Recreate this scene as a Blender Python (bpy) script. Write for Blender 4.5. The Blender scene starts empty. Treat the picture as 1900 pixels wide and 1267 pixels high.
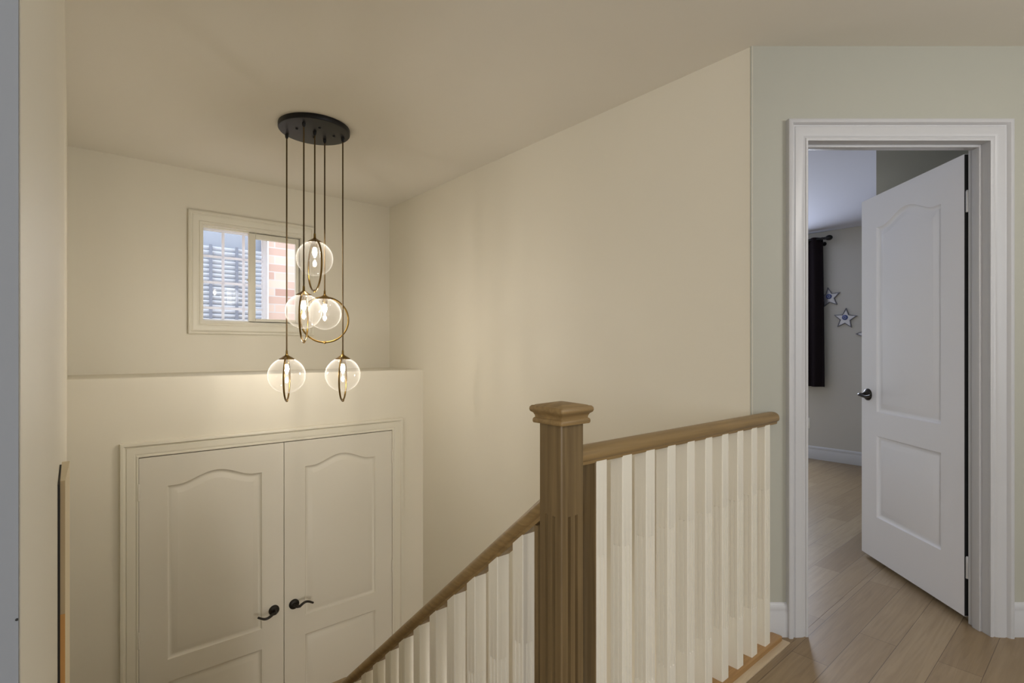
import bpy, bmesh, math, random
from mathutils import Vector, Matrix
random.seed(7)
SC = bpy.context.scene
COL = SC.collection
PI = math.pi

# ------------------------------------------------------------------ camera
YAW = math.radians(40.3)
CA, SA = math.cos(YAW), math.sin(YAW)
H = 1.18            # eye height over the upper floor
CEIL = 2.43
cam_data = bpy.data.cameras.new('camera')
cam_data.sensor_width = 36
cam_data.lens = 963.0 / 1900.0 * 36
cam_data.shift_y = 14.5 / 1900.0
cam_data.clip_start = 0.02
cam = bpy.data.objects.new('camera', cam_data)
COL.objects.link(cam)
cam.location = (0, 0, H)
cam.rotation_euler = (PI / 2, 0, -YAW)
SC.camera = cam

# ------------------------------------------------------------------ world, exposure
SC.view_settings.view_transform = 'Standard'
SC.view_settings.look = 'None'
SC.view_settings.gamma = 1
SC.view_settings.use_curve_mapping = False
SC.view_settings.exposure = 0.40
w = bpy.data.worlds.new('sky')
SC.world = w
w.use_nodes = True
bg = w.node_tree.nodes['Background']
bg.inputs[0].default_value = (0.82, 0.90, 1.0, 1)
bg.inputs[1].default_value = 3.0

# lights outside the view: hall and bedroom sources, plus added fills
def area(name, loc, target, sx, sy, power, color):
    l = bpy.data.lights.new(name, 'AREA')
    l.shape = 'RECTANGLE'; l.size = sx; l.size_y = sy
    l.energy = power; l.color = color
    o = bpy.data.objects.new(name, l)
    COL.objects.link(o)
    o.location = loc
    d = Vector(target) - Vector(loc)
    o.rotation_euler = d.to_track_quat('-Z', 'Y').to_euler()
    return o
# daylight entering the hall window behind the camera, hall ceiling lamp, bedroom window, added west and lower hall fills
area('hall_daylight', (1.9, -2.9, 1.5), (1.2, 2.5, 0.7), 2.0, 1.6, 16, (0.84, 0.91, 1.0))
area('west_fill', (-1.55, -1.25, 1.45), (2.0, 1.1, 1.05), 1.1, 1.4, 58, (0.97, 0.97, 1.0))  # unseen fill from the left, added to brighten the long wall
def point_light(name, loc, r, power, color):
    l = bpy.data.lights.new(name, 'POINT'); l.shadow_soft_size = r; l.energy = power; l.color = color
    o = bpy.data.objects.new(name, l); COL.objects.link(o); o.location = loc
point_light('hall_lamp_light', (2.0, -1.0, 2.05), 0.14, 19, (1.0, 0.96, 0.90))
area('bedroom_daylight', (6.28, 3.1, 1.55), (4.0, 2.4, 1.25), 1.2, 1.1, 60, (0.76, 0.84, 1.0))
point_light('lower_hall_fill', (1.2, -0.1, -0.8), 0.35, 46, (1.0, 0.97, 0.93))  # unseen fill added downstairs to brighten the closet doors

# ------------------------------------------------------------------ materials
def nodes(m):
    m.use_nodes = True
    nt = m.node_tree
    return nt, nt.nodes['Principled BSDF']

def srgb(r, g, b):
    def f(c):
        c /= 255.0
        return c / 12.92 if c <= 0.04045 else ((c + 0.055) / 1.055) ** 2.4
    return (f(r), f(g), f(b), 1)

def paint(name, col, rough=0.6, bump=0.02, scale=350, metallic=0.0, spec=0.5):
    m = bpy.data.materials.new(name)
    nt, p = nodes(m)
    p.inputs['Roughness'].default_value = rough
    p.inputs['Metallic'].default_value = metallic
    p.inputs['Specular IOR Level'].default_value = spec
    tc = nt.nodes.new('ShaderNodeTexCoord')
    n = nt.nodes.new('ShaderNodeTexNoise')
    n.inputs['Scale'].default_value = scale
    n.inputs['Detail'].default_value = 3
    nt.links.new(tc.outputs['Object'], n.inputs['Vector'])
    b = nt.nodes.new('ShaderNodeBump')
    b.inputs['Strength'].default_value = bump
    b.inputs['Distance'].default_value = 0.002
    nt.links.new(n.outputs['Fac'], b.inputs['Height'])
    nt.links.new(b.outputs['Normal'], p.inputs['Normal'])
    n2 = nt.nodes.new('ShaderNodeTexNoise')
    n2.inputs['Scale'].default_value = 1.7
    n2.inputs['Detail'].default_value = 2
    nt.links.new(tc.outputs['Object'], n2.inputs['Vector'])
    mx = nt.nodes.new('ShaderNodeMix'); mx.data_type = 'RGBA'
    c2 = tuple(c * 0.965 for c in col[:3]) + (1,)
    mx.inputs[6].default_value = col; mx.inputs[7].default_value = c2
    nt.links.new(n2.outputs['Fac'], mx.inputs[0])
    nt.links.new(mx.outputs[2], p.inputs['Base Color'])
    return m

def wood(name, c1, c2, axis, rough=0.42, scale=1.0):
    m = bpy.data.materials.new(name)
    nt, p = nodes(m)
    p.inputs['Roughness'].default_value = rough
    tc = nt.nodes.new('ShaderNodeTexCoord')
    mp = nt.nodes.new('ShaderNodeMapping')
    s = [60 * scale] * 3
    s[axis] = 2.2 * scale
    mp.inputs['Scale'].default_value = s
    nt.links.new(tc.outputs['Object'], mp.inputs['Vector'])
    n = nt.nodes.new('ShaderNodeTexNoise')
    n.inputs['Scale'].default_value = 1.0
    n.inputs['Detail'].default_value = 6
    n.inputs['Distortion'].default_value = 0.8
    nt.links.new(mp.outputs[0], n.inputs['Vector'])
    r = nt.nodes.new('ShaderNodeValToRGB')
    r.color_ramp.elements[0].position = 0.32; r.color_ramp.elements[0].color = c1
    r.color_ramp.elements[1].position = 0.68; r.color_ramp.elements[1].color = c2
    nt.links.new(n.outputs['Fac'], r.inputs[0])
    nt.links.new(r.outputs[0], p.inputs['Base Color'])
    b = nt.nodes.new('ShaderNodeBump')
    b.inputs['Strength'].default_value = 0.08
    b.inputs['Distance'].default_value = 0.001
    nt.links.new(n.outputs['Fac'], b.inputs['Height'])
    nt.links.new(b.outputs['Normal'], p.inputs['Normal'])
    return m

def plank_floor(name):
    m = bpy.data.materials.new(name)
    nt, p = nodes(m)
    p.inputs['Roughness'].default_value = 0.38
    tc = nt.nodes.new('ShaderNodeTexCoord')
    mp = nt.nodes.new('ShaderNodeMapping')
    mp.inputs['Location'].default_value = (0.35, 0.056, 0)
    nt.links.new(tc.outputs['Object'], mp.inputs['Vector'])
    br = nt.nodes.new('ShaderNodeTexBrick')
    br.offset = 0.37; br.offset_frequency = 2; br.squash = 1.0
    br.inputs['Scale'].default_value = 1.0
    br.inputs['Brick Width'].default_value = 0.95
    br.inputs['Row Height'].default_value = 0.128
    br.inputs['Mortar Size'].default_value = 0.0011
    br.inputs['Mortar Smooth'].default_value = 0.1
    br.inputs['Color1'].default_value = srgb(134, 112, 82)
    br.inputs['Color2'].default_value = srgb(158, 138, 108)
    br.inputs['Mortar'].default_value = srgb(98, 78, 54)
    nt.links.new(mp.outputs[0], br.inputs['Vector'])
    mp2 = nt.nodes.new('ShaderNodeMapping')
    mp2.inputs['Scale'].default_value = (2.0, 38, 1)
    nt.links.new(tc.outputs['Object'], mp2.inputs['Vector'])
    n = nt.nodes.new('ShaderNodeTexNoise')
    n.inputs['Scale'].default_value = 1.5; n.inputs['Detail'].default_value = 7
    n.inputs['Distortion'].default_value = 1.2
    nt.links.new(mp2.outputs[0], n.inputs['Vector'])
    mx = nt.nodes.new('ShaderNodeMix'); mx.data_type = 'RGBA'; mx.blend_type = 'MULTIPLY'
    mx.inputs[0].default_value = 0.55
    r = nt.nodes.new('ShaderNodeValToRGB')
    r.color_ramp.elements[0].position = 0.3; r.color_ramp.elements[0].color = (0.62, 0.57, 0.50, 1)
    r.color_ramp.elements[1].position = 0.65; r.color_ramp.elements[1].color = (1, 1, 1, 1)
    nt.links.new(n.outputs['Fac'], r.inputs[0])
    nt.links.new(br.outputs['Color'], mx.inputs[6])
    nt.links.new(r.outputs[0], mx.inputs[7])
    nt.links.new(mx.outputs[2], p.inputs['Base Color'])
    b = nt.nodes.new('ShaderNodeBump')
    b.inputs['Strength'].default_value = 0.25; b.inputs['Distance'].default_value = 0.002
    b.invert = True
    nt.links.new(br.outputs['Fac'], b.inputs['Height'])
    nt.links.new(b.outputs['Normal'], p.inputs['Normal'])
    return m

def brick_mat(name):
    m = bpy.data.materials.new(name)
    nt, p = nodes(m)
    p.inputs['Roughness'].default_value = 0.85
    tc = nt.nodes.new('ShaderNodeTexCoord')
    sp = nt.nodes.new('ShaderNodeSeparateXYZ'); cb = nt.nodes.new('ShaderNodeCombineXYZ')
    nt.links.new(tc.outputs['Object'], sp.inputs[0])
    nt.links.new(sp.outputs['X'], cb.inputs['X']); nt.links.new(sp.outputs['Z'], cb.inputs['Y'])
    br = nt.nodes.new('ShaderNodeTexBrick')
    br.inputs['Scale'].default_value = 1.0
    br.inputs['Brick Width'].default_value = 0.26
    br.inputs['Row Height'].default_value = 0.088
    br.inputs['Mortar Size'].default_value = 0.006
    br.inputs['Color1'].default_value = srgb(176, 140, 126)
    br.inputs['Color2'].default_value = srgb(206, 184, 168)
    br.inputs['Mortar'].default_value = srgb(192, 182, 176)
    nt.links.new(cb.outputs[0], br.inputs['Vector'])
    nt.links.new(br.outputs['Color'], p.inputs['Base Color'])
    return m

def thin_glass(name, tint=(1, 1, 1, 1), haze=0.3, gloss=0.35, g0=0.03):
    m = bpy.data.materials.new(name)
    m.use_nodes = True
    nt = m.node_tree
    nt.nodes.remove(nt.nodes['Principled BSDF'])
    out = nt.nodes['Material Output']
    tr = nt.nodes.new('ShaderNodeBsdfTransparent'); tr.inputs[0].default_value = tint
    gl = nt.nodes.new('ShaderNodeBsdfGlossy'); gl.inputs['Roughness'].default_value = 0.03
    tl = nt.nodes.new('ShaderNodeBsdfTranslucent'); tl.inputs[0].default_value = (0.95, 0.93, 0.9, 1)
    lw = nt.nodes.new('ShaderNodeLayerWeight'); lw.inputs['Blend'].default_value = 0.5
    def curve(power, k, base):
        p = nt.nodes.new('ShaderNodeMath'); p.operation = 'POWER'; p.inputs[1].default_value = power
        q = nt.nodes.new('ShaderNodeMath'); q.operation = 'MULTIPLY_ADD'; q.use_clamp = True
        q.inputs[1].default_value = k; q.inputs[2].default_value = base
        nt.links.new(lw.outputs['Facing'], p.inputs[0]); nt.links.new(p.outputs[0], q.inputs[0])
        return q.outputs[0]
    m1 = nt.nodes.new('ShaderNodeMixShader'); m2 = nt.nodes.new('ShaderNodeMixShader')
    nt.links.new(curve(3.5, haze, haze * 0.10), m1.inputs[0])
    nt.links.new(tr.outputs[0], m1.inputs[1]); nt.links.new(tl.outputs[0], m1.inputs[2])
    nt.links.new(curve(4.0, gloss, g0), m2.inputs[0])
    nt.links.new(m1.outputs[0], m2.inputs[1]); nt.links.new(gl.outputs[0], m2.inputs[2])
    nt.links.new(m2.outputs[0], out.inputs['Surface'])
    return m

def emis(name, col, strength):
    m = bpy.data.materials.new(name)
    nt, p = nodes(m)
    p.inputs['Base Color'].default_value = (0.9, 0.85, 0.75, 1)
    p.inputs['Emission Color'].default_value = col
    p.inputs['Emission Strength'].default_value = strength
    return m

M = {}
M['wall'] = paint('wall_paint', srgb(231, 225, 209), 0.5, 0.03, 260)
M['wall_hall'] = paint('hall_wall_paint', srgb(178, 177, 165), 0.6, 0.03, 260)
M['wall_bed'] = paint('bedroom_wall_paint', srgb(196, 193, 186), 0.6, 0.03, 260)
M['ceiling'] = paint('ceiling_paint', srgb(234, 229, 218), 0.8, 0.04, 300)
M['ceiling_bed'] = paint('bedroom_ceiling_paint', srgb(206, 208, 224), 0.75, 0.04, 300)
M['trim'] = paint('trim_paint', srgb(230, 225, 209), 0.38, 0.01, 150)
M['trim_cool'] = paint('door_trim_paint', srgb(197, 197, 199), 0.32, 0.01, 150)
M['white'] = paint('white_gloss_paint', srgb(240, 240, 244), 0.2, 0.01, 120)
M['baluster'] = paint('baluster_paint', srgb(236, 230, 214), 0.35, 0.01, 150)
M['closet_door'] = paint('closet_door_paint', srgb(226, 221, 208), 0.4, 0.01, 150)
M['bronze'] = paint('dark_bronze', srgb(40, 35, 30), 0.42, 0.01, 200, metallic=0.4)
M['black'] = paint('matte_black_metal', srgb(24, 24, 27), 0.42, 0.01, 200, metallic=0.4)
M['brass'] = paint('antique_brass', srgb(132, 106, 56), 0.28, 0.0, 100, metallic=1.0)
M['cord'] = paint('brown_fabric_cord', srgb(84, 66, 34), 0.8, 0.05, 600)
M['hinge'] = paint('satin_nickel_hinge', srgb(205, 205, 205), 0.35, 0.0, 100, metallic=0.3)
M['curtain'] = paint('dark_curtain_fabric', srgb(34, 28, 31), 0.95, 0.1, 500, spec=0.1)
M['vinyl'] = paint('white_vinyl', srgb(238, 238, 238), 0.35, 0.0, 100)
M['blind'] = paint('grey_white_blind', srgb(198, 200, 207), 0.6, 0.0, 100)
M['siding_dark'] = paint('grey_glass_panel', srgb(140, 143, 152), 0.4, 0.0, 100)
M['tape'] = paint('grey_blind_tape', srgb(110, 112, 122), 0.7, 0.0, 100)
M['outlet'] = paint('outlet_plastic', srgb(232, 230, 222), 0.4, 0.0, 100)
M['dark'] = paint('dark_slot_and_shade', srgb(30, 30, 30), 0.6, 0.0, 100)
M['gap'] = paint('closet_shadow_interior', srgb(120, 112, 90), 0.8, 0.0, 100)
M['star'] = paint('silver_star', srgb(190, 190, 198), 0.25, 0.0, 100, metallic=0.5)
M['star_edge'] = paint('grey_star_edge', srgb(96, 96, 108), 0.35, 0.0, 100, metallic=0.3)
M['star_dot'] = paint('blue_star_badge', srgb(52, 72, 140), 0.4, 0.0, 100)
M['canvas_cream'] = paint('cream_canvas', srgb(230, 214, 180), 0.7, 0.05, 400)
M['canvas_tan'] = paint('tan_canvas_edge', srgb(208, 184, 144), 0.7, 0.05, 400)
M['canvas_orange'] = paint('orange_canvas_edge', srgb(224, 166, 96), 0.7, 0.05, 400)
W1, W2 = srgb(104, 85, 56), srgb(127, 106, 72)
M['wood_z'] = wood('greige_oak_upright', W1, W2, 2)
M['wood_x'] = wood('greige_oak_rail', srgb(126, 102, 64), srgb(152, 125, 82), 0)
M['wood_y'] = wood('greige_oak_stair_rail', srgb(126, 102, 64), srgb(152, 125, 82), 1)
M['shoe'] = wood('orange_oak_shoe', srgb(150, 112, 66), srgb(176, 138, 90), 0)
M['nosing'] = wood('pale_oak_nosing', srgb(186, 164, 134), srgb(208, 190, 160), 0, scale=0.6)
M['tread'] = wood('oak_tread', srgb(150, 124, 88), srgb(180, 152, 112), 0, scale=0.6)
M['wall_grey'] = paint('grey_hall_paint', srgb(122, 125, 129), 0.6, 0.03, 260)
M['floor'] = plank_floor('oak_plank_floor')
M['brick'] = brick_mat('pale_brick')
def thin_vinyl(name):
    m = paint(name, srgb(244, 244, 244), 0.4, 0.0, 100)
    nt = m.node_tree
    p = nt.nodes['Principled BSDF']; out = nt.nodes['Material Output']
    tl = nt.nodes.new('ShaderNodeBsdfTranslucent'); tl.inputs[0].default_value = (0.95, 0.96, 1.0, 1)
    mx = nt.nodes.new('ShaderNodeMixShader'); mx.inputs[0].default_value = 0.75
    nt.links.new(p.outputs[0], mx.inputs[1]); nt.links.new(tl.outputs[0], mx.inputs[2])
    nt.links.new(mx.outputs[0], out.inputs['Surface'])
    return m
M['grid'] = thin_vinyl('translucent_white_grid')
M['globe'] = thin_glass('clear_globe_glass', (0.99, 0.985, 0.98, 1), 0.20, 0.35)
M['pane'] = thin_glass('window_pane_glass', (0.97, 0.985, 1, 1), 0.0, 0.2, 0.006)
M['bulb'] = emis('warm_filament_bulb', (1.0, 0.93, 0.83, 1), 215)
M['lamp'] = emis('frosted_lamp', (1.0, 0.9, 0.74, 1), 3)

# ------------------------------------------------------------------ helpers
def hall(u, v, z=0.0):
    """point from across (u) / deep (v) coordinates of the angled door wall to world"""
    return Vector((u * CA + v * SA, -u * SA + v * CA, z))
HALLM = Matrix(((CA, SA, 0, 0), (-SA, CA, 0, 0), (0, 0, 1, 0), (0, 0, 0, 1)))
ID = Matrix.Identity(4)

def new(): return bmesh.new()

def box(bm, x0, x1, y0, y1, z0, z1, mat=ID, bev=0.0, mi=0):
    vs = [bm.verts.new(mat @ Vector(p)) for p in
          ((x0, y0, z0), (x1, y0, z0), (x1, y1, z0), (x0, y1, z0), (x0, y0, z1), (x1, y0, z1), (x1, y1, z1), (x0, y1, z1))]
    fs = [bm.faces.new([vs[i] for i in f]) for f in
          ((3, 2, 1, 0), (4, 5, 6, 7), (0, 1, 5, 4), (1, 2, 6, 5), (2, 3, 7, 6), (3, 0, 4, 7))]
    for f in fs: f.material_index = mi
    if bev > 0:
        es = list({e for f in fs for e in f.edges})
        bmesh.ops.bevel(bm, geom=es, offset=bev, segments=2, profile=0.6, affect='EDGES')
    return fs

def prism(bm, pts, z0, z1, mat=ID):
    """upright prism over a plan polygon"""
    a = [bm.verts.new(mat @ Vector((x, y, z0))) for x, y in pts]
    b = [bm.verts.new(mat @ Vector((x, y, z1))) for x, y in pts]
    n = len(pts)
    bm.faces.new(a[::-1]); bm.faces.new(b)
    for i in range(n):
        bm.faces.new((a[i], a[(i + 1) % n], b[(i + 1) % n], b[i]))

def loft(bm, rings, cap=True, closed=True):
    R = [[bm.verts.new(p) for p in r] for r in rings]
    n = len(R[0])
    for k in range(len(R) - 1):
        for i in range(n if closed else n - 1):
            j = (i + 1) % n
            bm.faces.new((R[k][i], R[k][j], R[k + 1][j], R[k + 1][i]))
    if cap and closed:
        bm.faces.new(R[0][::-1]); bm.faces.new(R[-1])
    return R

def lathe(bm, prof, seg=32, mat=ID, cap=False):
    """prof: (radius, z) list, spun about local z"""
    rings = []
    for r, z in prof:
        rings.append([mat @ Vector((r * math.cos(2 * PI * i / seg), r * math.sin(2 * PI * i / seg), z)) for i in range(seg)])
    loft(bm, rings, cap=cap)

def tube(bm, pts, r, seg=10, cap=True):
    pts = [Vector(p) for p in pts]
    rr = r if isinstance(r, (list, tuple)) else [r] * len(pts)
    rings = []
    up = None
    for i, p in enumerate(pts):
        a = pts[max(i - 1, 0)]; b = pts[min(i + 1, len(pts) - 1)]
        t = (b - a).normalized()
        if up is None:
            up = Vector((0, 0, 1)) if abs(t.z) < 0.9 else Vector((1, 0, 0))
        s = t.cross(up).normalized(); up = s.cross(t).normalized()
        rings.append([p + (s * math.cos(2 * PI * k / seg) + up * math.sin(2 * PI * k / seg)) * rr[i] for k in range(seg)])
    loft(bm, rings, cap=cap)

def torus(bm, c, nrm, R, r, seg=64, sec=10):
    nrm = Vector(nrm).normalized()
    a = nrm.cross(Vector((0, 0, 1))).normalized(); b = nrm.cross(a)
    V = []
    for i in range(seg):
        t = 2 * PI * i / seg
        d = a * math.cos(t) + b * math.sin(t)
        V.append([bm.verts.new(Vector(c) + d * (R + r * math.cos(2 * PI * k / sec)) + nrm * (r * math.sin(2 * PI * k / sec))) for k in range(sec)])
    for i in range(seg):
        for k in range(sec):
            bm.faces.new((V[i][k], V[(i + 1) % seg][k], V[(i + 1) % seg][(k + 1) % sec], V[i][(k + 1) % sec]))

def obj(name, bm, mats, parent=None, label=None, cat=None, group=None, kind=None, loc=None, smooth=True):
    bmesh.ops.recalc_face_normals(bm, faces=bm.faces)
    if smooth:
        for f in bm.faces: f.smooth = True
        for e in bm.edges:
            if len(e.link_faces) == 2:
                e.smooth = e.calc_face_angle(0) < math.radians(38)
            else:
                e.smooth = False
    if loc is not None:
        bmesh.ops.translate(bm, vec=-Vector(loc), verts=bm.verts)
    me = bpy.data.meshes.new(name)
    bm.to_mesh(me); bm.free()
    for m in (mats if isinstance(mats, (list, tuple)) else [mats]):
        me.materials.append(m)
    o = bpy.data.objects.new(name, me)
    COL.objects.link(o)
    if loc is not None: o.location = loc
    if parent is not None:
        o.parent = parent
        o.matrix_parent_inverse = parent.matrix_world.inverted() if False else Matrix.Translation(-parent_world(parent))
    tag(o, label, cat, group, kind)
    return o

def parent_world(p):
    v = Vector(p.location)
    q = p
    while q.parent is not None:
        # children are linked with an inverse, so their own location already is a world position
        break
    return v

def tag(o, label=None, cat=None, group=None, kind=None):
    if label: o['label'] = label
    if cat: o['category'] = cat
    if group: o['group'] = group
    if kind: o['kind'] = kind
    return o

def thing(name, loc, label, cat, group=None, kind=None):
    o = bpy.data.objects.new(name, None)
    COL.objects.link(o)
    o.location = loc
    o.empty_display_size = 0.1
    return tag(o, label, cat, group, kind)

def struct(name, bm, mat, label=None, cat=None, **k):
    return obj(name, bm, mat, None, label, cat, kind='structure', **k)

def offset_poly(pts, d):
    """inset a counter-clockwise closed polygon by d with mitred corners"""
    n = len(pts); out = []
    for i in range(n):
        p0, p1, p2 = Vector(pts[i - 1]), Vector(pts[i]), Vector(pts[(i + 1) % n])
        e1 = (p1 - p0).normalized(); e2 = (p2 - p1).normalized()
        n1 = Vector((-e1.y, e1.x)); n2 = Vector((-e2.y, e2.x))
        m = (n1 + n2); m = m / max(m.length_squared / 2, 0.35)
        out.append((p1.x + m.x * d, p1.y + m.y * d))
    return out

def sweep_frame(bm, path, prof, mp, closed=False):
    """mitred sweep of a moulding: path in wall plane (a, b), profile (outward offset, stand-off); outward = left of travel"""
    n = len(path); rings = []
    for i in range(n):
        p1 = Vector(path[i])
        p0 = Vector(path[i - 1]) if (i > 0 or closed) else None
        p2 = Vector(path[(i + 1) % n]) if (i < n - 1 or closed) else None
        ns = []
        if p0 is not None:
            e = (p1 - p0).normalized(); ns.append(Vector((-e.y, e.x)))
        if p2 is not None:
            e = (p2 - p1).normalized(); ns.append(Vector((-e.y, e.x)))
        m = ns[0] if len(ns) == 1 else (ns[0] + ns[1]) / ((ns[0] + ns[1]).length_squared / 2)
        rings.append([mp(p1.x + m.x * o, p1.y + m.y * o, d) for o, d in prof])
    if closed: rings.append(rings[0])
    if closed:
        R = [[bm.verts.new(p) for p in r] for r in rings[:-1]]
        k = len(prof)
        for i in range(n):
            A, B = R[i], R[(i + 1) % n]
            for j in range(k):
                bm.faces.new((A[j], A[(j + 1) % k], B[(j + 1) % k], B[j]))
    else:
        loft(bm, rings)

CASING = [(0, 0), (0, 0.010), (0.003, 0.0125), (0.009, 0.013), (0.012, 0.009), (0.016, 0.0085), (0.021, 0.0125), (0.030, 0.0145),
          (0.050, 0.0165), (0.055, 0.0165), (0.058, 0.013), (0.062, 0.014), (0.066, 0.021), (0.070, 0.0255), (0.081, 0.026), (0.085, 0.0235), (0.086, 0.020), (0.086, 0)]
BASE = [(0, 0), (0, 0.014), (0.098, 0.014), (0.104, 0.0105), (0.112, 0.0115), (0.120, 0.012), (0.128, 0.009), (0.134, 0.006), (0.138, 0.0), ]

def baseboard(bm, p, q, n, z0=0.0):
    """baseboard from p to q (plan), standing off the wall along n"""
    n = Vector((n[0], n[1], 0)).normalized()
    rings = [[Vector((e[0], e[1], z0 + h)) + n * d for h, d in BASE] for e in (p, q)]
    loft(bm, rings)

# ------------------------------------------------------------------ room shell
XL, XR = -0.02, 2.14          # stairwell side walls
YB, YC = 4.195, 3.622         # window wall, closet front
LEDGE = 1.02
LAND = -1.475                 # landing below
LOW = -2.77                   # floor below
DV0, DV1 = 2.14, 2.234        # door wall faces (deep coordinate)
XBED = 6.1

# floor: hall and bedroom, stairwell left open
bm = new()
box(bm, -1.72, 4.32, -3.12, 0.865, -0.25, 0)
box(bm, XR + 0.005, 6.4, 0.866, 4.4, -0.25, 0)
box(bm, 4.321, 6.4, -0.4, 0.865, -0.25, 0)
box(bm, XL + 0.001, XR + 0.0045, 0.8655, 0.93, -0.25, -0.012)
struct('floor', bm, M['floor'], 'pale oak plank floor of the hall and bedroom', 'floor')
# ceiling
bm = new()
pa, pb = hall(0.99, DV1 - 0.001), hall(4.6, DV1 - 0.001)
prism(bm, [(-1.72, -3.12), (pb.x, -3.12), (pb.x, pb.y), (XR + 0.10, (DV1 - 0.001 - (XR + 0.10) * SA) / CA), (XR + 0.10, 4.4), (-0.2, 4.4), (-1.72, 0.6)], CEIL, CEIL + 0.12)
struct('ceiling', bm, M['ceiling'], 'plain off-white ceiling above the hall and the stairwell', 'ceiling')
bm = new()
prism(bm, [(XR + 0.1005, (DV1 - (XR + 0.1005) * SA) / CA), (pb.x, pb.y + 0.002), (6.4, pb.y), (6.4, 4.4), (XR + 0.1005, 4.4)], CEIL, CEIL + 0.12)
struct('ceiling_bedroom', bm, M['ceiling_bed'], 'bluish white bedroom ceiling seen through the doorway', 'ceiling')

# left wall block with its end facing the hall
bm = new()
box(bm, -0.20, XL, 0.364, 4.4, LOW, CEIL)
struct('wall_left', bm, M['wall'], 'cream side wall running down beside the stairs', 'wall')
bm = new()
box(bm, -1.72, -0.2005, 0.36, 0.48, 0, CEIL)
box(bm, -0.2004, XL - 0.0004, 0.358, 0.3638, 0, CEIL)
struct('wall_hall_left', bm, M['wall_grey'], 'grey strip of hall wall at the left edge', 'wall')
# window wall with opening
WX0, WX1, WZ0, WZ1 = 0.692, 1.392, 1.368, 2.07
bm = new()
box(bm, XL, WX0, YB, YB + 0.2, LAND, CEIL)
box(bm, WX1, XR, YB, YB + 0.2, LAND, CEIL)
box(bm, WX0, WX1, YB, YB + 0.2, LAND, WZ0)
box(bm, WX0, WX1, YB, YB + 0.2, WZ1, CEIL)
struct('wall_back', bm, M['wall'], 'cream end wall with the small window above the ledge', 'wall')
# long wall
bm = new()
box(bm, XR, XR + 0.12, 0.99, YB + 0.2, LOW, CEIL)
box(bm, XR, XR + 0.12, -1.5, 0.99, LOW, -0.2505)
struct('wall_right', bm, M['wall'], 'long blank cream wall of the stairwell', 'wall')
# closet front wall with opening, ledge
CX0, CX1, CZ1 = 0.289, 1.866, 0.565
bm = new()
box(bm, XL, CX0, YC, YC + 0.1, LAND, LEDGE - 0.06)
box(bm, CX1, XR, YC, YC + 0.1, LAND, LEDGE - 0.06)
box(bm, CX0, CX1, YC, YC + 0.1, CZ1, LEDGE - 0.06)
prof = [(YC, LEDGE - 0.06)] + [(YC + 0.010 - 0.010 * math.cos(PI / 2 * i / 5), LEDGE - 0.010 + 0.010 * math.sin(PI / 2 * i / 5)) for i in range(6)] + [(YB, LEDGE), (YB, LEDGE - 0.06)]
loft(bm, [[Vector((x, y, z)) for y, z in prof] for x in (XL, XR)])
struct('wall_closet', bm, M['wall'], 'closet bulkhead with a flat ledge under the window', 'wall')
# angled door wall (u along, v deep)
JU0, JU1, JZ = 1.2156, 1.9645, 2.036
bm = new()
U0 = (Vector((XR, 0.985)).x * CA - 0.985 * SA)
box(bm, 0.985, JU0 - 0.02, DV0, DV1, 0, CEIL, HALLM)
box(bm, JU1 + 0.02, 4.45, DV0, DV1, 0, CEIL, HALLM)
box(bm, JU0 - 0.02, JU1 + 0.02, DV0, DV1, JZ + 0.02, CEIL, HALLM)
struct('wall_door', bm, M['wall_hall'], 'angled hall wall holding the bedroom doorway', 'wall')
# hall walls behind the camera
bm = new()
box(bm, -1.72, 4.32, -3.12, -3.0, 0, CEIL)
struct('wall_hall_rear', bm, M['wall_hall'], 'hall wall behind the viewer', 'wall')
bm = new()
box(bm, -1.72, -1.6, -3.0, 0.36, 0, CEIL)
struct('wall_hall_west', bm, M['wall_hall'], 'hall side wall left of the viewer', 'wall')
bm = new()
box(bm, 4.2, 4.32, -3.0, -0.85, 0, CEIL)
struct('wall_hall_east', bm, M['wall_hall'], 'hall side wall right of the viewer', 'wall')
# bedroom walls
bm = new()
BW = (2.55, 3.65, 0.95, 2.15)
box(bm, XBED, XBED + 0.12, 0.85, BW[0], 0, CEIL)
box(bm, XBED, XBED + 0.12, BW[1], 4.4, 0, CEIL)
box(bm, XBED, XBED + 0.12, BW[0], BW[1], 0, BW[2])
box(bm, XBED, XBED + 0.12, BW[0], BW[1], BW[3], CEIL)
struct('wall_bedroom_far', bm, M['wall_bed'], 'grey bedroom wall with curtain and star ornaments', 'wall')
bm = new()
box(bm, 3.73, XBED, 0.85, 0.974, 0, CEIL)
box(bm, 3.73, 3.85, -0.2, 0.85, 0, CEIL)
struct('wall_bedroom_side', bm, M['wall_hall'], 'olive bedroom wall seen above the open door', 'wall')
bm = new()
box(bm, XR + 0.12, XBED, 4.28, 4.4, 0, CEIL)
struct('wall_bedroom_back', bm, M['wall_bed'], 'bedroom wall beyond the doorway, left', 'wall')
# lower level
bm = new()
box(bm, XL, XR, 2.45, YB, LAND - 0.2, LAND)
struct('floor_landing', bm, M['tread'], 'oak landing in front of the closet doors', 'floor')
bm = new()
box(bm, XL - 0.18, XR + 0.12, -1.6, YB, LOW - 0.1, LOW)
struct('floor_lower', bm, M['floor'], 'oak floor at the foot of the stairs', 'floor')
bm = new()
box(bm, XL - 0.18, XR + 0.12, -1.72, -1.6, LOW, -0.25)
box(bm, XL - 0.18, XL, -1.6, 0.36, LOW, -0.2505)
struct('wall_lower', bm, M['wall'], 'lower hall walls under the upper floor', 'wall')

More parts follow.
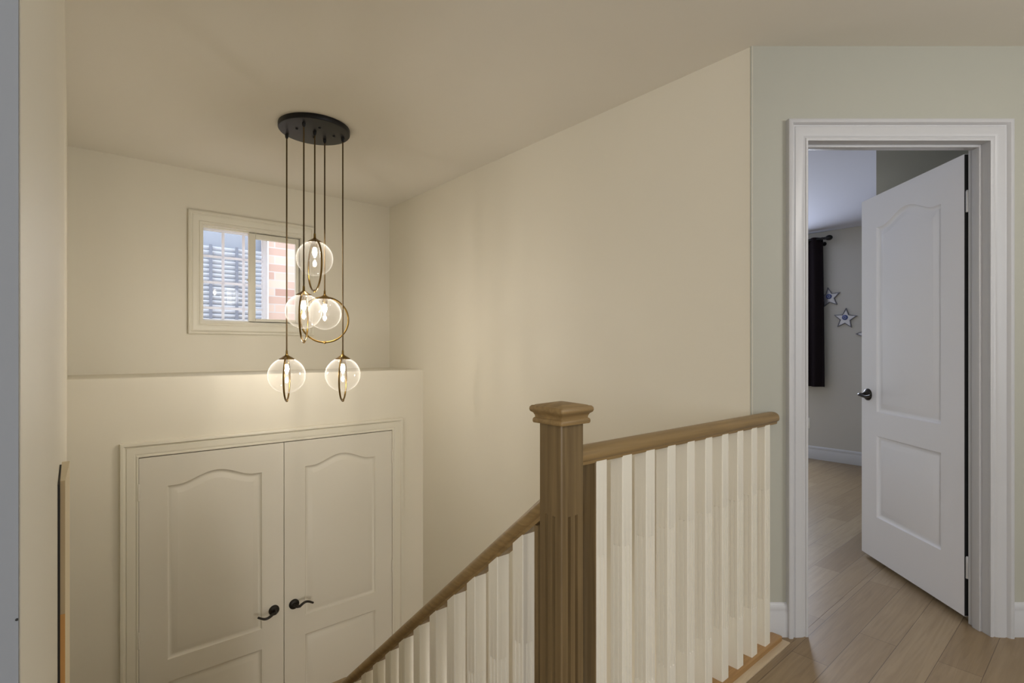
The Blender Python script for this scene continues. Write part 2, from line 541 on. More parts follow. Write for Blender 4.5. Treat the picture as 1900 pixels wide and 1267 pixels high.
# ------------------------------------------------------------------ stairs (two flights)
RIS, TRD = 1.475 / 8, 0.216
Y0S = 0.93
def side_poly(flight):
    pts = []
    return pts
bm = new(); tr = []
for k in range(1, 8):
    z = -RIS * k; y = Y0S + TRD * (k - 1)
    tr.append((y, z))
    box(bm, XL + 0.001, 0.985, y + 0.0, y + TRD + 0.02, z - RIS + 0.0 - 0.02, z - 0.03)
root = obj('staircase', bm, M['trim'], None, 'upper stair flight descending beside the cream left wall', 'stairs')
for y, z in tr:
    bm = new(); box(bm, XL + 0.002, 1.0, y - 0.02, y + TRD + 0.0, z - 0.03, z, bev=0.006)
    obj('tread', bm, M['tread'], root)
bm = new()
box(bm, 0.90, 0.985, Y0S - 0.02, Y0S + 0.0005, -0.25, -0.03)
for k in range(1, 8):
    y = Y0S + TRD * (k - 1)
    box(bm, 0.93, 0.984, y, y + TRD, LOW, -RIS * k - 0.205)
obj('spandrel', bm, M['wall'], root)
bm = new(); tr = []
for k in range(1, 7):
    z = LAND - RIS * k; y = 2.45 - TRD * k
    tr.append((y, z))
    box(bm, 1.03, XR - 0.001, y, y + TRD, LOW, z - 0.03)
root = obj('lower_staircase', bm, M['trim'], None, 'lower stair flight under the landing railing', 'stairs')
for y, z in tr:
    bm = new(); box(bm, 1.03, XR - 0.002, y, y + TRD + 0.02, z - 0.03, z, bev=0.006)
    obj('tread', bm, M['tread'], root)

# ------------------------------------------------------------------ trim
mapC = lambda a, b, d: Vector((a, YC - d, b))
bm = new()
sweep_frame(bm, [(CX1, LAND), (CX1, CZ1), (CX0, CZ1), (CX0, LAND)][::-1], CASING, mapC)
struct('trim_closet', bm, M['trim'], 'cream moulded casing around the double closet doors', 'door casing')
mapB = lambda a, b, d: Vector((a, YB - d, b))
mapD = lambda a, b, d: hall(a, DV0 - d, b)
bm = new()
sweep_frame(bm, [(JU0, 0.0), (JU0, JZ), (JU1, JZ), (JU1, 0.0)], CASING, mapD)
struct('trim_doorway', bm, M['trim_cool'], 'white moulded casing around the bedroom doorway', 'door casing')
# jamb with stop
bm = new()
t = 0.02
box(bm, JU0 - t, JU0, DV0 + 0.0005, DV1, 0, JZ + t, HALLM)
box(bm, JU1, JU1 + t, DV0 + 0.0005, DV1, 0, JZ + t, HALLM)
box(bm, JU0, JU1, DV0 + 0.0005, DV1, JZ, JZ + t, HALLM)
box(bm, JU0, JU0 + 0.011, DV0 + 0.03, DV0 + 0.065, 0, JZ, HALLM, 0.002)
box(bm, JU1 - 0.011, JU1, DV0 + 0.03, DV0 + 0.065, 0, JZ, HALLM, 0.002)
box(bm, JU0 + 0.011, JU1 - 0.011, DV0 + 0.03, DV0 + 0.065, JZ - 0.011, JZ, HALLM, 0.002)
struct('trim_jamb', bm, M['trim_cool'], 'white door jamb lining the bedroom doorway', 'door jamb')
bm = new()
nn = hall(0, -1)
baseboard(bm, hall(1.02, DV0)[:2], hall(JU0 - 0.086, DV0)[:2], nn)
struct('baseboard_left', bm, M['trim_cool'], 'short white baseboard left of the bedroom doorway', 'baseboard')
bm = new()
baseboard(bm, hall(JU1 + 0.086, DV0)[:2], hall(4.0, DV0)[:2], nn)
struct('baseboard_right', bm, M['trim_cool'], 'white baseboard right of the bedroom doorway', 'baseboard')
bm = new()
baseboard(bm, (XBED, 0.98), (XBED, 4.27), (-1, 0))
struct('baseboard_bedroom', bm, M['trim_cool'], 'white baseboard along the far bedroom wall', 'baseboard')
bm = new()
box(bm, 1.0, 2.2, 0.866, 0.912, -0.03, 0.004, bev=0.003)
struct('trim_nosing', bm, M['nosing'], 'pale oak nosing board along the landing edge', 'trim')

# ------------------------------------------------------------------ window
win = thing('window_1', ((WX0 + WX1) / 2, YB, WZ0), 'small sliding window above the ledge, white grid in its left half', 'window', kind='structure')
def kid(name, bm, mat, par, label=None, **k):
    o = obj(name, bm, mat, None, label, **k)
    o.parent = par
    o.matrix_parent_inverse = Matrix.Translation(-world_loc(par))
    return o
def world_loc(p):
    v = Vector(p.location)
    # children carry an inverse translation of their parents, so .location is already a world position
    return v
bm = new()
sweep_frame(bm, [(WX0, WZ0), (WX0, WZ1), (WX1, WZ1), (WX1, WZ0)], [(o * 0.93, d) for o, d in CASING], mapB, closed=True)
kid('window_casing', bm, M['trim'], win)
bm = new()
path = [(WX0, WZ0), (WX0, WZ1), (WX1, WZ1), (WX1, WZ0)]
sweep_frame(bm, path, [(0, 0.0), (-0.012, 0.0), (-0.012, -0.035), (-0.020, -0.035), (-0.020, -0.10), (0, -0.10)], mapB, closed=True)
kid('window_frame', bm, M['trim'], win)
# outer sash with muntins (left)
OX0, OX1, OZ0, OZ1 = WX0 + 0.012, 1.148, WZ0 + 0.018, WZ1 - 0.018
def frame(bm, x0, x1, z0, z1, y0, y1, wl, wr, wb, wt, bev=0.003):
    box(bm, x0, x0 + wl, y0, y1, z0, z1, bev=bev)
    box(bm, x1 - wr, x1, y0, y1, z0, z1, bev=bev)
    box(bm, x0 + wl, x1 - wr, y0, y1, z0, z0 + wb, bev=bev)
    box(bm, x0 + wl, x1 - wr, y0, y1, z1 - wt, z1, bev=bev)
bm = new()
frame(bm, OX0, OX1, OZ0, OZ1, YB + 0.068, YB + 0.092, 0.014, 0.036, 0.014, 0.016)
osash = kid('outer_sash', bm, M['grid'], win)
for x in (0.845, 0.982):
    bm = new(); box(bm, x - 0.009, x + 0.009, YB + 0.07, YB + 0.082, OZ0 + 0.013, OZ1 - 0.015, bev=0.003)
    kid('muntin', bm, M['grid'], osash)
for z in (1.852, 1.665, 1.480):
    bm = new(); box(bm, OX0 + 0.013, OX1 - 0.034, YB + 0.0705, YB + 0.0815, z - 0.009, z + 0.009, bev=0.003)
    kid('muntin', bm, M['grid'], osash)
bm = new(); box(bm, OX0 + 0.01, OX1 - 0.03, YB + 0.083, YB + 0.086, OZ0 + 0.01, OZ1 - 0.01)
kid('pane', bm, M['pane'], osash)
bm = new()
frame(bm, 1.008, WX1 - 0.012, WZ0 + 0.012, WZ1 - 0.012, YB + 0.035, YB + 0.062, 0.048, 0.032, 0.030, 0.048)
isash = kid('inner_sash', bm, M['trim'], win)
bm = new(); box(bm, 1.05, WX1 - 0.04, YB + 0.047, YB + 0.05, WZ0 + 0.035, WZ1 - 0.05)
kid('pane', bm, M['pane'], isash)
bm = new(); box(bm, 1.002, 1.018, YB + 0.022, YB + 0.036, 1.68, 1.73, bev=0.004); box(bm, 0.992, 1.006, YB + 0.026, YB + 0.034, 1.69, 1.702, bev=0.003)
kid('latch', bm, M['trim'], isash)

# ------------------------------------------------------------------ neighbouring house beyond the window
NY = 6.0
nb = thing('neighboring_house', (1.5, NY, LOW), 'pale brick house next door seen through the small window', 'house')
bm = new()
box(bm, 1.62, 6.0, NY, NY + 0.3, LOW, 3.4)
box(bm, -3.0, 0.70, NY, NY + 0.3, LOW, 3.4)
box(bm, 0.70, 1.62, NY, NY + 0.3, LOW, 1.05)
box(bm, 0.70, 1.62, NY, NY + 0.3, 2.75, 3.4)
kid('brick_wall', bm, M['brick'], nb)
bm = new()
frame(bm, 0.70, 1.62, 1.05, 2.75, NY - 0.03, NY + 0.05, 0.05, 0.05, 0.05, 0.05)
nf = kid('window_frame', bm, M['vinyl'], nb)
bm = new(); box(bm, 0.74, 1.58, NY + 0.10, NY + 0.12, 1.09, 2.71)
kid('dark_glass', bm, M['siding_dark'], nf)
k = 0
z = 1.11
bm = new()
while z < 2.22:
    k += 1
    R = Matrix.Translation((0, NY + 0.045, z)) @ Matrix.Rotation(math.radians(-48), 4, 'X')
    dz = 0.0
    box(bm, 0.755, 1.565, -0.025, 0.025, -0.0015, 0.0015, R)
    z += 0.046
kid('blind', bm, M['blind'], nf)
bm = new()
for x in (1.08, 1.32):
    box(bm, x - 0.014, x + 0.014, NY + 0.018, NY + 0.022, 1.1, 2.25)
kid('blind_tape', bm, M['tape'], nf)

# ------------------------------------------------------------------ panelled doors
def arch_outline(x0, x1, z0, zs, rise, n=40):
    pts = [(x0, z0), (x1, z0), (x1, zs)]
    w_ = x1 - x0
    e = 0.10
    for i in range(n + 1):
        s = i / n
        x = x1 - w_ * (e + (1 - 2 * e) * s)
        y = zs + rise * (0.5 - 0.5 * math.cos(2 * PI * s)) ** 0.85
        pts.append((x, y))
    pts.append((x0, zs))
    return pts

def door_bm(W, Hh, T=0.035, m0=0.135, m1=0.135):
    """door slab x 0..W, z 0..H, y -T/2..T/2 with an arched upper and a plain lower raised panel on both faces"""
    bm = new()
    up = arch_outline(m0, W - m1, Hh - 1.195, Hh - 0.178, 0.058)
    lo = [(m0, 0.235), (W - m1, 0.235), (W - m1, Hh - 1.325), (m0, Hh - 1.325)]
    outer = [(0, 0), (W, 0), (W, Hh), (0, Hh)]
    loops = {}
    for sgn in (-1, 1):
        yf = sgn * T / 2
        def ring(pts, dep):
            return [bm.verts.new((x, yf - sgn * dep, z)) for x, z in pts]
        def edges(vs):
            out = []
            for i in range(len(vs)):
                a, b = vs[i], vs[(i + 1) % len(vs)]
                e = bm.edges.get((a, b)) or bm.edges.new((a, b))
                out.append(e)
            return out
        ov = ring(outer, 0)
        E = edges(ov)
        for P in (up, lo):
            prev = ring(P, 0)
            E += edges(prev)
            for ins, dep in ((0.003, 0.005), (0.010, 0.0105), (0.018, 0.012), (0.025, 0.0095), (0.049, 0.002), (0.052, 0.0012)):
                cur = ring(offset_poly(P, ins), dep)
                for i in range(len(cur)):
                    j = (i + 1) % len(cur)
                    bm.faces.new((prev[i], prev[j], cur[j], cur[i]))
                prev = cur
            bmesh.ops.triangle_fill(bm, edges=edges(prev), use_beauty=True, normal=(0, sgn, 0))
        bmesh.ops.triangle_fill(bm, edges=E, use_beauty=True, normal=(0, sgn, 0))
        loops[sgn] = ov
    A, B = loops[-1], loops[1]
    for i in range(4):
        j = (i + 1) % 4
        bm.faces.new((A[i], A[j], B[j], B[i]))
    return bm

def lever_bms(mat, direction, wave=1.0):
    """rosette and lever; local: y = out of the door face (negative out), x along direction"""
    r = new()
    rot = mat @ Matrix.Rotation(PI / 2, 4, 'X')   # local z -> -y
    lathe(r, [(0.0001, 0.0), (0.033, 0.0), (0.033, 0.006), (0.030, 0.0105), (0.022, 0.0135), (0.016, 0.015), (0.014, 0.022), (0.0001, 0.022)], 36, rot)
    l = new()
    d = direction
    pts = [(0, -0.020, 0), (0, -0.044, 0), (0.006 * d, -0.052, 0), (0.022 * d, -0.056, 0.001 * wave)]
    rad = [0.009, 0.009, 0.0095, 0.009]
    for i in range(1, 13):
        s = i / 12
        pts.append(((0.022 + 0.088 * s) * d, -0.056 + 0.004 * s, wave * (-0.016 * math.sin(s * PI * 1.15) ** 1 + 0.0 if s < 0.87 else wave * 0 - 0.0 * wave + -0.016 * math.sin(s * PI * 1.15)) ))
        rad.append(0.0088 - 0.0022 * s)
    tube(l, [mat @ Vector(p) for p in pts], rad, 12)
    return r, l

def hinge_bm(mat):
    b = new()
    lathe(b, [(0.0001, -0.045), (0.006, -0.045), (0.006, -0.016), (0.0052, -0.0155), (0.006, -0.015), (0.006, 0.015), (0.0052, 0.0155), (0.006, 0.016), (0.006, 0.045), (0.0035, 0.05), (0.0001, 0.05)], 14, mat)
    return b

CW = (CX1 - CX0) / 2
def closet_leaf(x0, hinge_left, label, num):
    W_ = CW - 0.004
    Hh = CZ1 - LAND - 0.005
    root = door_bm(W_, Hh - 0.008)
    bmesh.ops.translate(root, vec=(x0, YC + 0.012, LAND + 0.008), verts=root.verts)
    o = obj(num, root, M['closet_door'], None, label, 'closet door', kind='structure', loc=(x0, YC + 0.012, LAND))
    hx = x0 + W_ - 0.062 if hinge_left else x0 + 0.062
    T = Matrix.Translation((hx, YC + 0.012 - 0.0175, -0.535))
    r, l = lever_bms(T, -1 if hinge_left else 1, 1.0 if hinge_left else -1.0)
    h = kid('door_handle', r, M['bronze'], o, 'dark bronze lever handle')
    kid('lever', l, M['bronze'], h)
    ex = x0 - 0.002 if hinge_left else x0 + W_ + 0.002
    for z in (CZ1 - 0.20, LAND + 1.0, LAND + 0.2):
        kid('hinge', hinge_bm(Matrix.Translation((ex, YC - 0.0105, z))), M['closet_door'], o)
    return o
closet_leaf(CX0 + 0.002, True, 'left leaf of the cream double closet doors', 'door_2')
closet_leaf(CX0 + CW + 0.002, False, 'right leaf of the cream double closet doors', 'door_3')
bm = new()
box(bm, CX0, CX1, YC + 0.06, YC + 0.062, LAND, CZ1)  # thin sheet across the opening, coloured as the closet's inner shade
struct('trim_closet_shade', bm, M['gap'], 'sheet coloured as closet shade behind the closet doors', 'trim')

# bedroom door, open into the bedroom
DW, DH = 0.74, 2.008
ang = math.radians(90 - 4)
hp = hall(1.966, 2.256)
bm = door_bm(DW, DH)
# slab local x=0 hinge edge; the visible face is local -y after the turn
base_dir = math.atan2(-SA, CA)          # world angle of the u axis
M4 = Matrix.Translation((hp.x, hp.y, 0.02)) @ Matrix.Rotation(base_dir + ang, 4, 'Z') @ Matrix.Translation((0, -0.0175, 0))
bmesh.ops.transform(bm, matrix=M4, verts=bm.verts)
door = obj('door_1', bm, M['white'], None, 'white arched-panel bedroom door standing open', 'door', kind='structure', loc=(hp.x, hp.y, 0.02))
for s in (1, -1):
    T = M4 @ Matrix.Translation((DW - 0.062, 0.0175 * s, 0.905))
    if s == 1:
        T = T @ Matrix.Rotation(PI, 4, 'Z')
    r, l = lever_bms(T, 1 if s == 1 else -1, 0.4)
    h = kid('door_handle', r, M['bronze'], door, 'dark bronze lever handle')
    kid('lever', l, M['bronze'], h)
bm = new(); box(bm, -0.0012, -0.0002, -0.0172, 0.0172, 0.002, DH - 0.002, M4)  # dark strip, paints the shade in the slit beside the jamb
kid('hinge_gap_shade', bm, M['dark'], door, 'dark strip painting the shade of the hinge gap')
for z in (1.818, 0.235):
    b = hinge_bm(Matrix.Translation(hall(1.968, 2.2425, z)))
    kid('hinge', b, M['hinge'], door, 'nickel hinge')

# ------------------------------------------------------------------ fluted posts
def fluted_ring(cx, cy, s, z, dep, wfl, pos, ch=0.003):
    """square ring with two flutes per side; dep 0..1 scales groove depth"""
    h = s / 2
    side = []      # points along one side from -h to h: (t, inward)
    side.append((-h + ch, 0))
    for p in (-pos, pos):
        for q, dd in ((-1, 0), (-0.7, 0.75), (0, 1), (0.7, 0.75), (1, 0)):
            side.append((p * h + q * wfl, dd * dep))
    side.append((h - ch, 0))
    out = []
    for k in range(4):
        a = k * PI / 2
        c, sn = round(math.cos(a)), round(math.sin(a))
        for t_, d_ in side:
            x, y = t_, -(h - d_)
            out.append(Vector((cx + x * c - y * sn, cy + x * sn + y * c, z)))
    return out

def fluted_post(bm, cx, cy, s, z0, z1, f0, f1, dep, wfl, pos, topfn=None, ch=0.003):
    zs = [(z0, 0)]
    steps = 6; L = wfl * 1.6
    zs.append((f0, 0))
    for i in range(1, steps + 1):
        zs.append((f0 + L * i / steps, math.sin(PI / 2 * i / steps)))
    for i in range(steps):
        zs.append((f1 - L + L * i / steps, math.cos(PI / 2 * i / steps)))
    zs.append((f1, 0)); zs.append((z1, 0))
    rings = []
    for i, (z, d) in enumerate(zs):
        rg = fluted_ring(cx, cy, s, z, d * dep, wfl, pos, ch)
        if i == len(zs) - 1 and topfn:
            rg = [Vector((p.x, p.y, topfn(p.x, p.y))) for p in rg]
        rings.append(rg)
    loft(bm, rings)

GY = 0.925        # guard line
NX = 0.949        # newel centre x
def newel(x, y, zfloor, ztop, label, flute_hi, flute_lo):
    """ztop = top rim of the cap"""
    bm = new()
    zb = ztop - 0.044
    fluted_post(bm, x, y, 0.080, zfloor, zb, flute_lo, flute_hi, 0.010, 0.0048, 0.32)
    root = obj('newel_post', bm, M['wood_z'], None, label, 'newel post', group=None, loc=(x, y, zfloor))
    cap = new()
    def sq(h, z, r=0.004):
        pts = []
        for sx, sy in ((1, 1), (-1, 1), (-1, -1), (1, -1)):
            a0 = math.atan2(sy, sx) - PI / 4
            for k in range(4):
                a = a0 + (PI / 2) * k / 3
                pts.append(Vector((x + sx * (h - r) + r * math.cos(a), y + sy * (h - r) + r * math.sin(a), z)))
        return pts
    prof = [(0.0400, zb), (0.0515, zb), (0.0530, zb + 0.003), (0.0530, zb + 0.009), (0.0515, zb + 0.012), (0.0485, zb + 0.014), (0.0490, zb + 0.019),
            (0.0520, zb + 0.025), (0.0575, zb + 0.029), (0.0592, zb + 0.034), (0.0585, zb + 0.040), (0.0550, zb + 0.044), (0.050, zb + 0.0445), (0.048, zb + 0.046), (0.006, zb + 0.054)]
    loft(cap, [sq(h, z) for h, z in prof])
    kid('cap', cap, M['wood_x'], root)
    return root
newel(NX, GY, -0.24, 1.038, 'tall fluted oak newel post with square cap at the stair top', 0.767, -0.1)
newel(NX, 2.36, -RIS * 7, -0.392, 'lower fluted oak newel post at the foot of the stair rail', -0.7, -1.15)

# ------------------------------------------------------------------ rails
def rail_section(n=9):
    """cross-section (side, up) of a bread-loaf handrail, 62 wide 48 high, up measured from top = 0"""
    pts = []
    hw = 0.031
    for i in range(n + 1):
        a = PI * i / n
        pts.append((hw * math.cos(a) * (1 if abs(math.cos(a)) > 0.99 else 1), -0.021 + 0.021 * math.sin(a)))
    pts += [(-0.0315, -0.028), (-0.029, -0.034), (-0.022, -0.038), (-0.021, -0.047), (0.021, -0.047), (0.022, -0.038), (0.029, -0.034), (0.0315, -0.028)]
    return pts
SEC = rail_section(14)
RT = 0.927
guard = thing('landing_railing', (1.6, GY, 0), 'level white balustrade with oak rail between newel post and doorway wall', 'railing')
bm = new()
xe = (DV0 - GY * CA) / SA   # where the guard line meets the angled wall
rings = []
for x in (NX + 0.0395, 1.5, 2.05):
    rings.append([Vector((x, GY + s, RT + u)) for s, u in SEC])
for i in range(0, 9):      # bull-nosed end, the far side tucked against the wall corner
    a = PI / 2 * i / 9
    rings.append([Vector((2.158 + 0.034 * math.sin(a), GY + s * math.cos(a), RT + u * (0.45 + 0.55 * math.cos(a)) - 0.021 * (1 - math.cos(a)) * 0.45)) for s, u in SEC])
loft(bm, rings)
kid('handrail', bm, M['wood_x'], guard, 'oak handrail')
bm = new()
box(bm, NX + 0.0405, 2.19, 0.893, 0.957, -0.012, 0.022, bev=0.004)
kid('shoe_rail', bm, M['shoe'], guard, 'orange-toned oak base strip')
BS = 0.044
for i in range(10):
    x = 1.081 + 0.111 * i
    bm = new()
    fluted_post(bm, x, GY, BS, 0.022, RT - 0.044, 0.20, 0.63, 0.0042, 0.0030, 0.36, ch=0.002)
    kid('baluster', bm, M['baluster'], guard)
bm = new()
box(bm, 1.053, 1.0588, GY - 0.022, GY + 0.022, 0.022, RT - 0.044, bev=0.002)
kid('filler_strip', bm, M['wood_z'], guard, 'oak strip beside the newel post')

SL = 0.853
def rail_z(y): return 0.775 - SL * (y - 1.008)
sr = thing('stair_railing', (NX, 1.6, -1.0), 'sloping white balustrade with oak rail descending beside the stairs', 'railing')
bm = new()
cs = math.sqrt(1 + SL * SL)
rings = []
for y in (GY + 0.0395, 1.5, 2.36 - 0.041):
    rings.append([Vector((NX + s, y, rail_z(y) + u * cs)) for s, u in SEC])
loft(bm, rings)
kid('handrail', bm, M['wood_y'], sr, 'oak handrail')
for i in range(12):
    y = 1.07 + 0.109 * i
    k = int((y - Y0S) / TRD) + 1
    zb = -RIS * k
    bm = new()
    zt = rail_z(y) - 0.045 * cs
    fluted_post(bm, NX, y, BS, zb, zt, zb + 0.16, zt - 0.28, 0.0042, 0.0030, 0.36,
                topfn=lambda px, py: rail_z(py) - 0.045 * cs, ch=0.002)
    kid('baluster', bm, M['baluster'], sr)
bm = new()
box(bm, NX - 0.019, NX + 0.019, 0.992, 1.006, 0.0 - RIS, rail_z(1.006) - 0.045 * cs, bev=0.002)
kid('filler_strip', bm, M['wood_z'], sr, 'oak strip beside the newel post')

# ------------------------------------------------------------------ chandelier
cc = hall(-1.112, 2.925)
ch = thing('pendant_chandelier', (cc.x, cc.y, CEIL), 'five-globe pendant chandelier with brass rings over the stairwell', 'chandelier')
bm = new()
lathe(bm, [(0.0001, CEIL), (0.189, CEIL), (0.190, CEIL - 0.004), (0.190, CEIL - 0.024), (0.187, CEIL - 0.028), (0.182, CEIL - 0.029), (0.0001, CEIL - 0.029)], 96, Matrix.Translation((cc.x, cc.y, 0)))
can = kid('canopy', bm, M['black'], ch, 'round black canopy')
zc = CEIL - 0.029
for u, v in ((-1.19, 2.87), (-1.14, 2.99), (-1.06, 2.86), (-1.02, 2.97)):
    p = hall(u, v)
    bm = new(); lathe(bm, [(0.0001, zc - 0.008), (0.005, zc - 0.007), (0.0068, zc - 0.003), (0.0068, zc), (0.0001, zc)], 14, Matrix.Translation((p.x, p.y, 0)))
    kid('canopy_screw', bm, M['black'], can)
#        u, v, top z, ring normal angle from view direction (deg), ring side
PEND = [(-1.2835, 2.957, 1.140, -106, 0.101, 0.124),
        (-1.124, 2.802, 1.487, -102.5, 0.094, 0.131),
        (-1.107, 2.913, 1.795, 55, 0.098, 0.142),
        (-1.0916, 3.025, 1.488, -22, 0.093, 0.132),
        (-0.981, 3.009, 1.140, -99, 0.098, 0.126)]
for u, v, zt, ra, GR, RR in PEND:
    p = hall(u, v)
    T = Matrix.Translation((p.x, p.y, 0))
    bm = new()
    tube(bm, [(p.x, p.y, zc + 0.001), (p.x, p.y, (zc + zt) / 2), (p.x, p.y, zt + 0.03)], 0.0042, 8)
    cd = kid('cord', bm, M['cord'], ch)
    bm = new()
    lathe(bm, [(0.0001, zc - 0.022), (0.0045, zc - 0.022), (0.0085, zc - 0.014), (0.0095, zc), (0.0001, zc)], 16, T)
    kid('strain_relief', bm, M['black'], cd)
    # cap: conical cover, socket below
    bm = new()
    lathe(bm, [(0.0001, zt + 0.034), (0.0055, zt + 0.034), (0.0065, zt + 0.012), (0.010, zt + 0.006), (0.030, zt - 0.006), (0.041, zt - 0.013), (0.0415, zt - 0.017), (0.038, zt - 0.016), (0.0001, zt - 0.008)], 32, T)
    kid('cap', bm, M['brass'], cd)
    bm = new()
    lathe(bm, [(0.0001, zt - 0.009), (0.0155, zt - 0.009), (0.0155, zt - 0.042), (0.012, zt - 0.046), (0.0001, zt - 0.046)], 20, T)
    kid('socket', bm, M['brass'], cd)
    # globe shell, open at the top
    bm = new()
    gc = zt - 0.008 - GR
    prof = []
    a0 = math.asin(0.030 / GR)
    for i in range(33):
        a = a0 + (PI - a0) * i / 32
        prof.append((max(GR * math.sin(a), 0.0001), gc + GR * math.cos(a)))
    lathe(bm, prof, 48, T)
    kid('glass_globe', bm, M['globe'], cd)
    # bulb
    bm = new()
    zb = zt - 0.046
    lathe(bm, [(0.0001, zb), (0.008, zb - 0.001), (0.0095, zb - 0.010), (0.0120, zb - 0.018), (0.0128, zb - 0.027), (0.0105, zb - 0.037), (0.0065, zb - 0.046), (0.003, zb - 0.053), (0.0001, zb - 0.057)], 20, T)
    kid('bulb', bm, M['bulb'], cd)
    # ring hanging from the cap
    a = math.radians(ra)
    n = hall(math.sin(a), math.cos(a))
    bm = new()
    torus(bm, (p.x, p.y, zt - 0.004 - RR), n, RR, 0.005, 72, 10)
    rg = kid('ring', bm, M['brass'], cd)
    bm = new()
    lathe(bm, [(0.0001, -0.009), (0.006, -0.007), (0.0085, 0), (0.006, 0.007), (0.0001, 0.009)], 14, Matrix.Translation((p.x, p.y, zt - 0.004 - 2 * RR)))
    kid('ring_knob', bm, M['brass'], rg)

# ------------------------------------------------------------------ canvas panel on the left wall
pic = thing('wall_panel', (XL, 1.37, 0.3), 'narrow cream panel with an orange lower edge on the left wall', 'wall panel')
z0, z1, zm = 0.30, 0.936, 0.69
bm = new()
prism(bm, [(XL + 0.0035, 1.2745), (XL + 0.0105, 1.2745), (XL + 0.0165, 1.49), (XL + 0.0035, 1.49)], z0, z1)
kid('board', bm, M['canvas_cream'], pic)
bm = new(); box(bm, XL + 0.0035, XL + 0.0105, 1.27, 1.2744, zm, z1); kid('upper_edge', bm, M['canvas_tan'], pic, 'tan upper edge')
bm = new(); box(bm, XL + 0.0035, XL + 0.0105, 1.27, 1.2744, z0, zm - 0.0002); kid('lower_edge', bm, M['canvas_orange'], pic, 'orange lower edge')
bm = new(); box(bm, XL + 0.0001, XL + 0.0034, 1.262, 1.48, z0 + 0.01, z1 - 0.004); kid('gap_shade', bm, M['dark'], pic, 'dark strip painting the shadow gap behind the board')  # dark strip painted as the shadow between board and wall

# ------------------------------------------------------------------ bedroom furnishings
RX = XBED - 0.10
rod = thing('curtain_rod', (RX, 3.0, 2.34), 'black curtain rod with a ball end in the bedroom', 'curtain rod')
bm = new(); tube(bm, [(RX, 2.0, 2.34), (RX, 4.15, 2.34)], 0.011, 14); kid('rod', bm, M['black'], rod)
bm = new(); lathe(bm, [(0.0001, -0.03), (0.014, -0.03), (0.012, -0.018), (0.018, -0.008), (0.026, 0.008), (0.028, 0.024), (0.022, 0.040), (0.010, 0.050), (0.0001, 0.052)], 24,
      Matrix.Translation((RX, 2.0, 2.34)) @ Matrix.Rotation(PI / 2, 4, 'X'))
kid('finial', bm, M['black'], rod)
bm = new(); tube(bm, [(XBED, 2.06, 2.30), (XBED - 0.04, 2.06, 2.305), (RX, 2.06, 2.325)], 0.008, 10)
lathe(bm, [(0.0001, 0), (0.022, 0), (0.02, 0.006), (0.0001, 0.008)], 18, Matrix.Translation((XBED, 2.06, 2.30)) @ Matrix.Rotation(-PI / 2, 4, 'Y'))
kid('bracket', bm, M['black'], rod)
bm = new()
n = 90
top, bot = [], []
Yc0, Yc1 = 2.045, 2.50
rings = []
for k in range(13):
    t = k / 12
    z = 2.36 - t * (2.36 - 0.785)
    row = []
    for i in range(n + 1):
        s = i / n
        y = Yc0 - 0.015 * t + (Yc1 - Yc0) * s
        wv = 0.026 + 0.008 * t
        x = RX + wv * math.sin(s * 2 * PI * 3.6 + 0.6) + 0.006 * math.sin(s * 31 + t * 3)
        row.append(Vector((x, y, z)))
    back = [Vector((p.x + 0.003, p.y, p.z)) for p in row[::-1]]
    rings.append(row + back)
loft(bm, rings)
obj('curtain', bm, M['curtain'], None, 'short dark curtain hanging beside the bedroom window', 'curtain', loc=(RX, Yc0, 0.785))

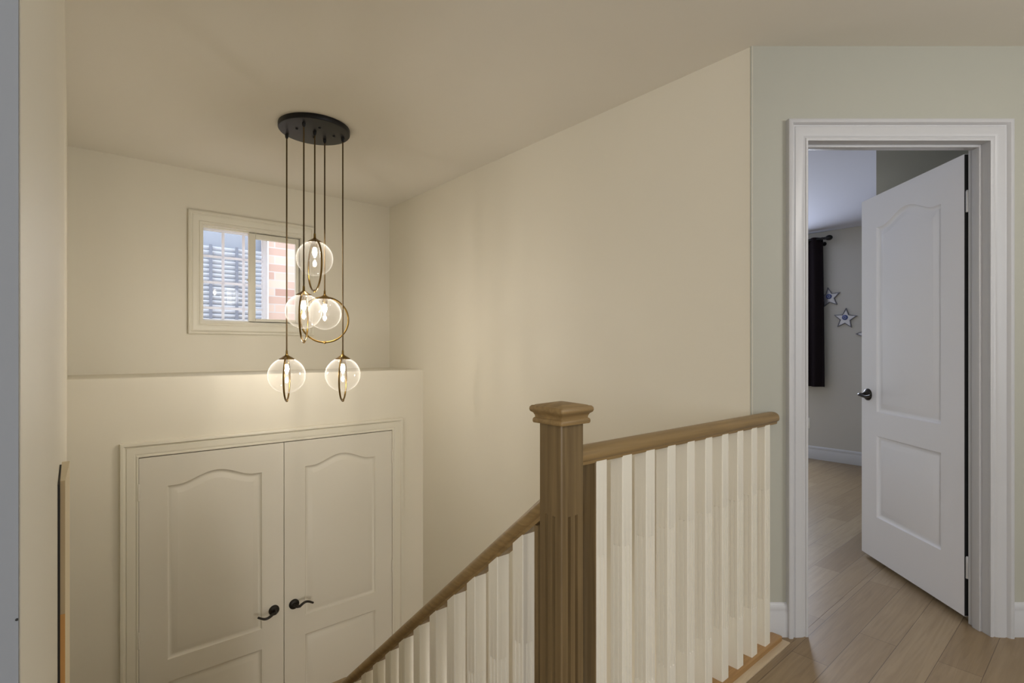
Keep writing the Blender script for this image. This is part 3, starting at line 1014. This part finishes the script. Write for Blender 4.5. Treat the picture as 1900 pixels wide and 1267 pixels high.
def star(y, z, r, rot, label, k):
    root = thing('star_ornament', (XBED, y, z), label, 'wall star', 'star ornaments on the bedroom wall')
    pts = []
    for i in range(10):
        a = PI / 2 + rot + i * PI / 5
        rr = r if i % 2 == 0 else r * 0.45
        pts.append((rr * math.cos(a), rr * math.sin(a)))
    f = lambda a, b, d: Vector((XBED - d, y - a, z + b))
    bm = new()
    loft(bm, [[f(a, b, 0.0005) for a, b in pts], [f(a, b, 0.010) for a, b in pts]])
    kid('plate', bm, M['star'], root)
    bm = new()
    sweep_frame(bm, pts, [(0.0, 0.0005), (0.0, 0.016), (-0.006, 0.016), (-0.006, 0.0005)], f, closed=True)
    kid('rim', bm, M['star_edge'], root, 'darker raised rim')
    bm = new()
    lathe(bm, [(0.0001, 0), (0.026, 0), (0.026, 0.006), (0.021, 0.009), (0.0001, 0.009)], 24, Matrix.Translation((XBED - 0.010, y + 0.002, z + 0.012)) @ Matrix.Rotation(-PI / 2, 4, 'Y'))
    b = kid('badge', bm, M['star_dot'], root, 'round blue badge')
    bm = new()
    torus(bm, (XBED - 0.0195, y + 0.002, z + 0.012), (1, 0, 0), 0.012, 0.002, 24, 6)
    kid('badge_ring', bm, M['star'], b)
star(2.01, 1.725, 0.095, 0.12, 'silver star ornament nearest the dark curtain', 0)
star(1.862, 1.497, 0.095, -0.08, 'whole silver star ornament with blue badge, between curtain and door', 1)
star(1.66, 1.335, 0.095, 0.3, 'star ornament mostly hidden behind the open door', 2)

bm = new()
lathe(bm, [(0.0001, 0.0), (0.0006, 0.0), (0.0006, 0.0006), (0.0003, 0.0009), (0.0001, 0.0009)], 12, Matrix.Translation((XL - 0.0010, 0.358, 1.045)) @ Matrix.Rotation(PI / 2, 4, 'X'))
obj('nail', bm, M['dark'], None, 'tiny dark nail head on the corner of the near grey wall', 'nail', loc=(XL - 0.0010, 0.358, 1.045))
out = thing('wall_outlet', (XBED, 2.235, 0.38), 'white wall outlet low on the bedroom wall', 'outlet')
bm = new(); box(bm, XBED - 0.006, XBED, 2.20, 2.27, 0.322, 0.438, bev=0.002); kid('cover_plate', bm, M['outlet'], out)
for z in (0.355, 0.405):
    bm = new(); box(bm, XBED - 0.008, XBED - 0.0055, 2.218, 2.252, z - 0.014, z + 0.014, bev=0.002); s = kid('socket', bm, M['outlet'], out)
    for dy in (-0.007, 0.007):
        bm = new(); box(bm, XBED - 0.0086, XBED - 0.0079, 2.235 + dy - 0.001, 2.235 + dy + 0.001, z - 0.005, z + 0.006); kid('slot', bm, M['dark'], s)
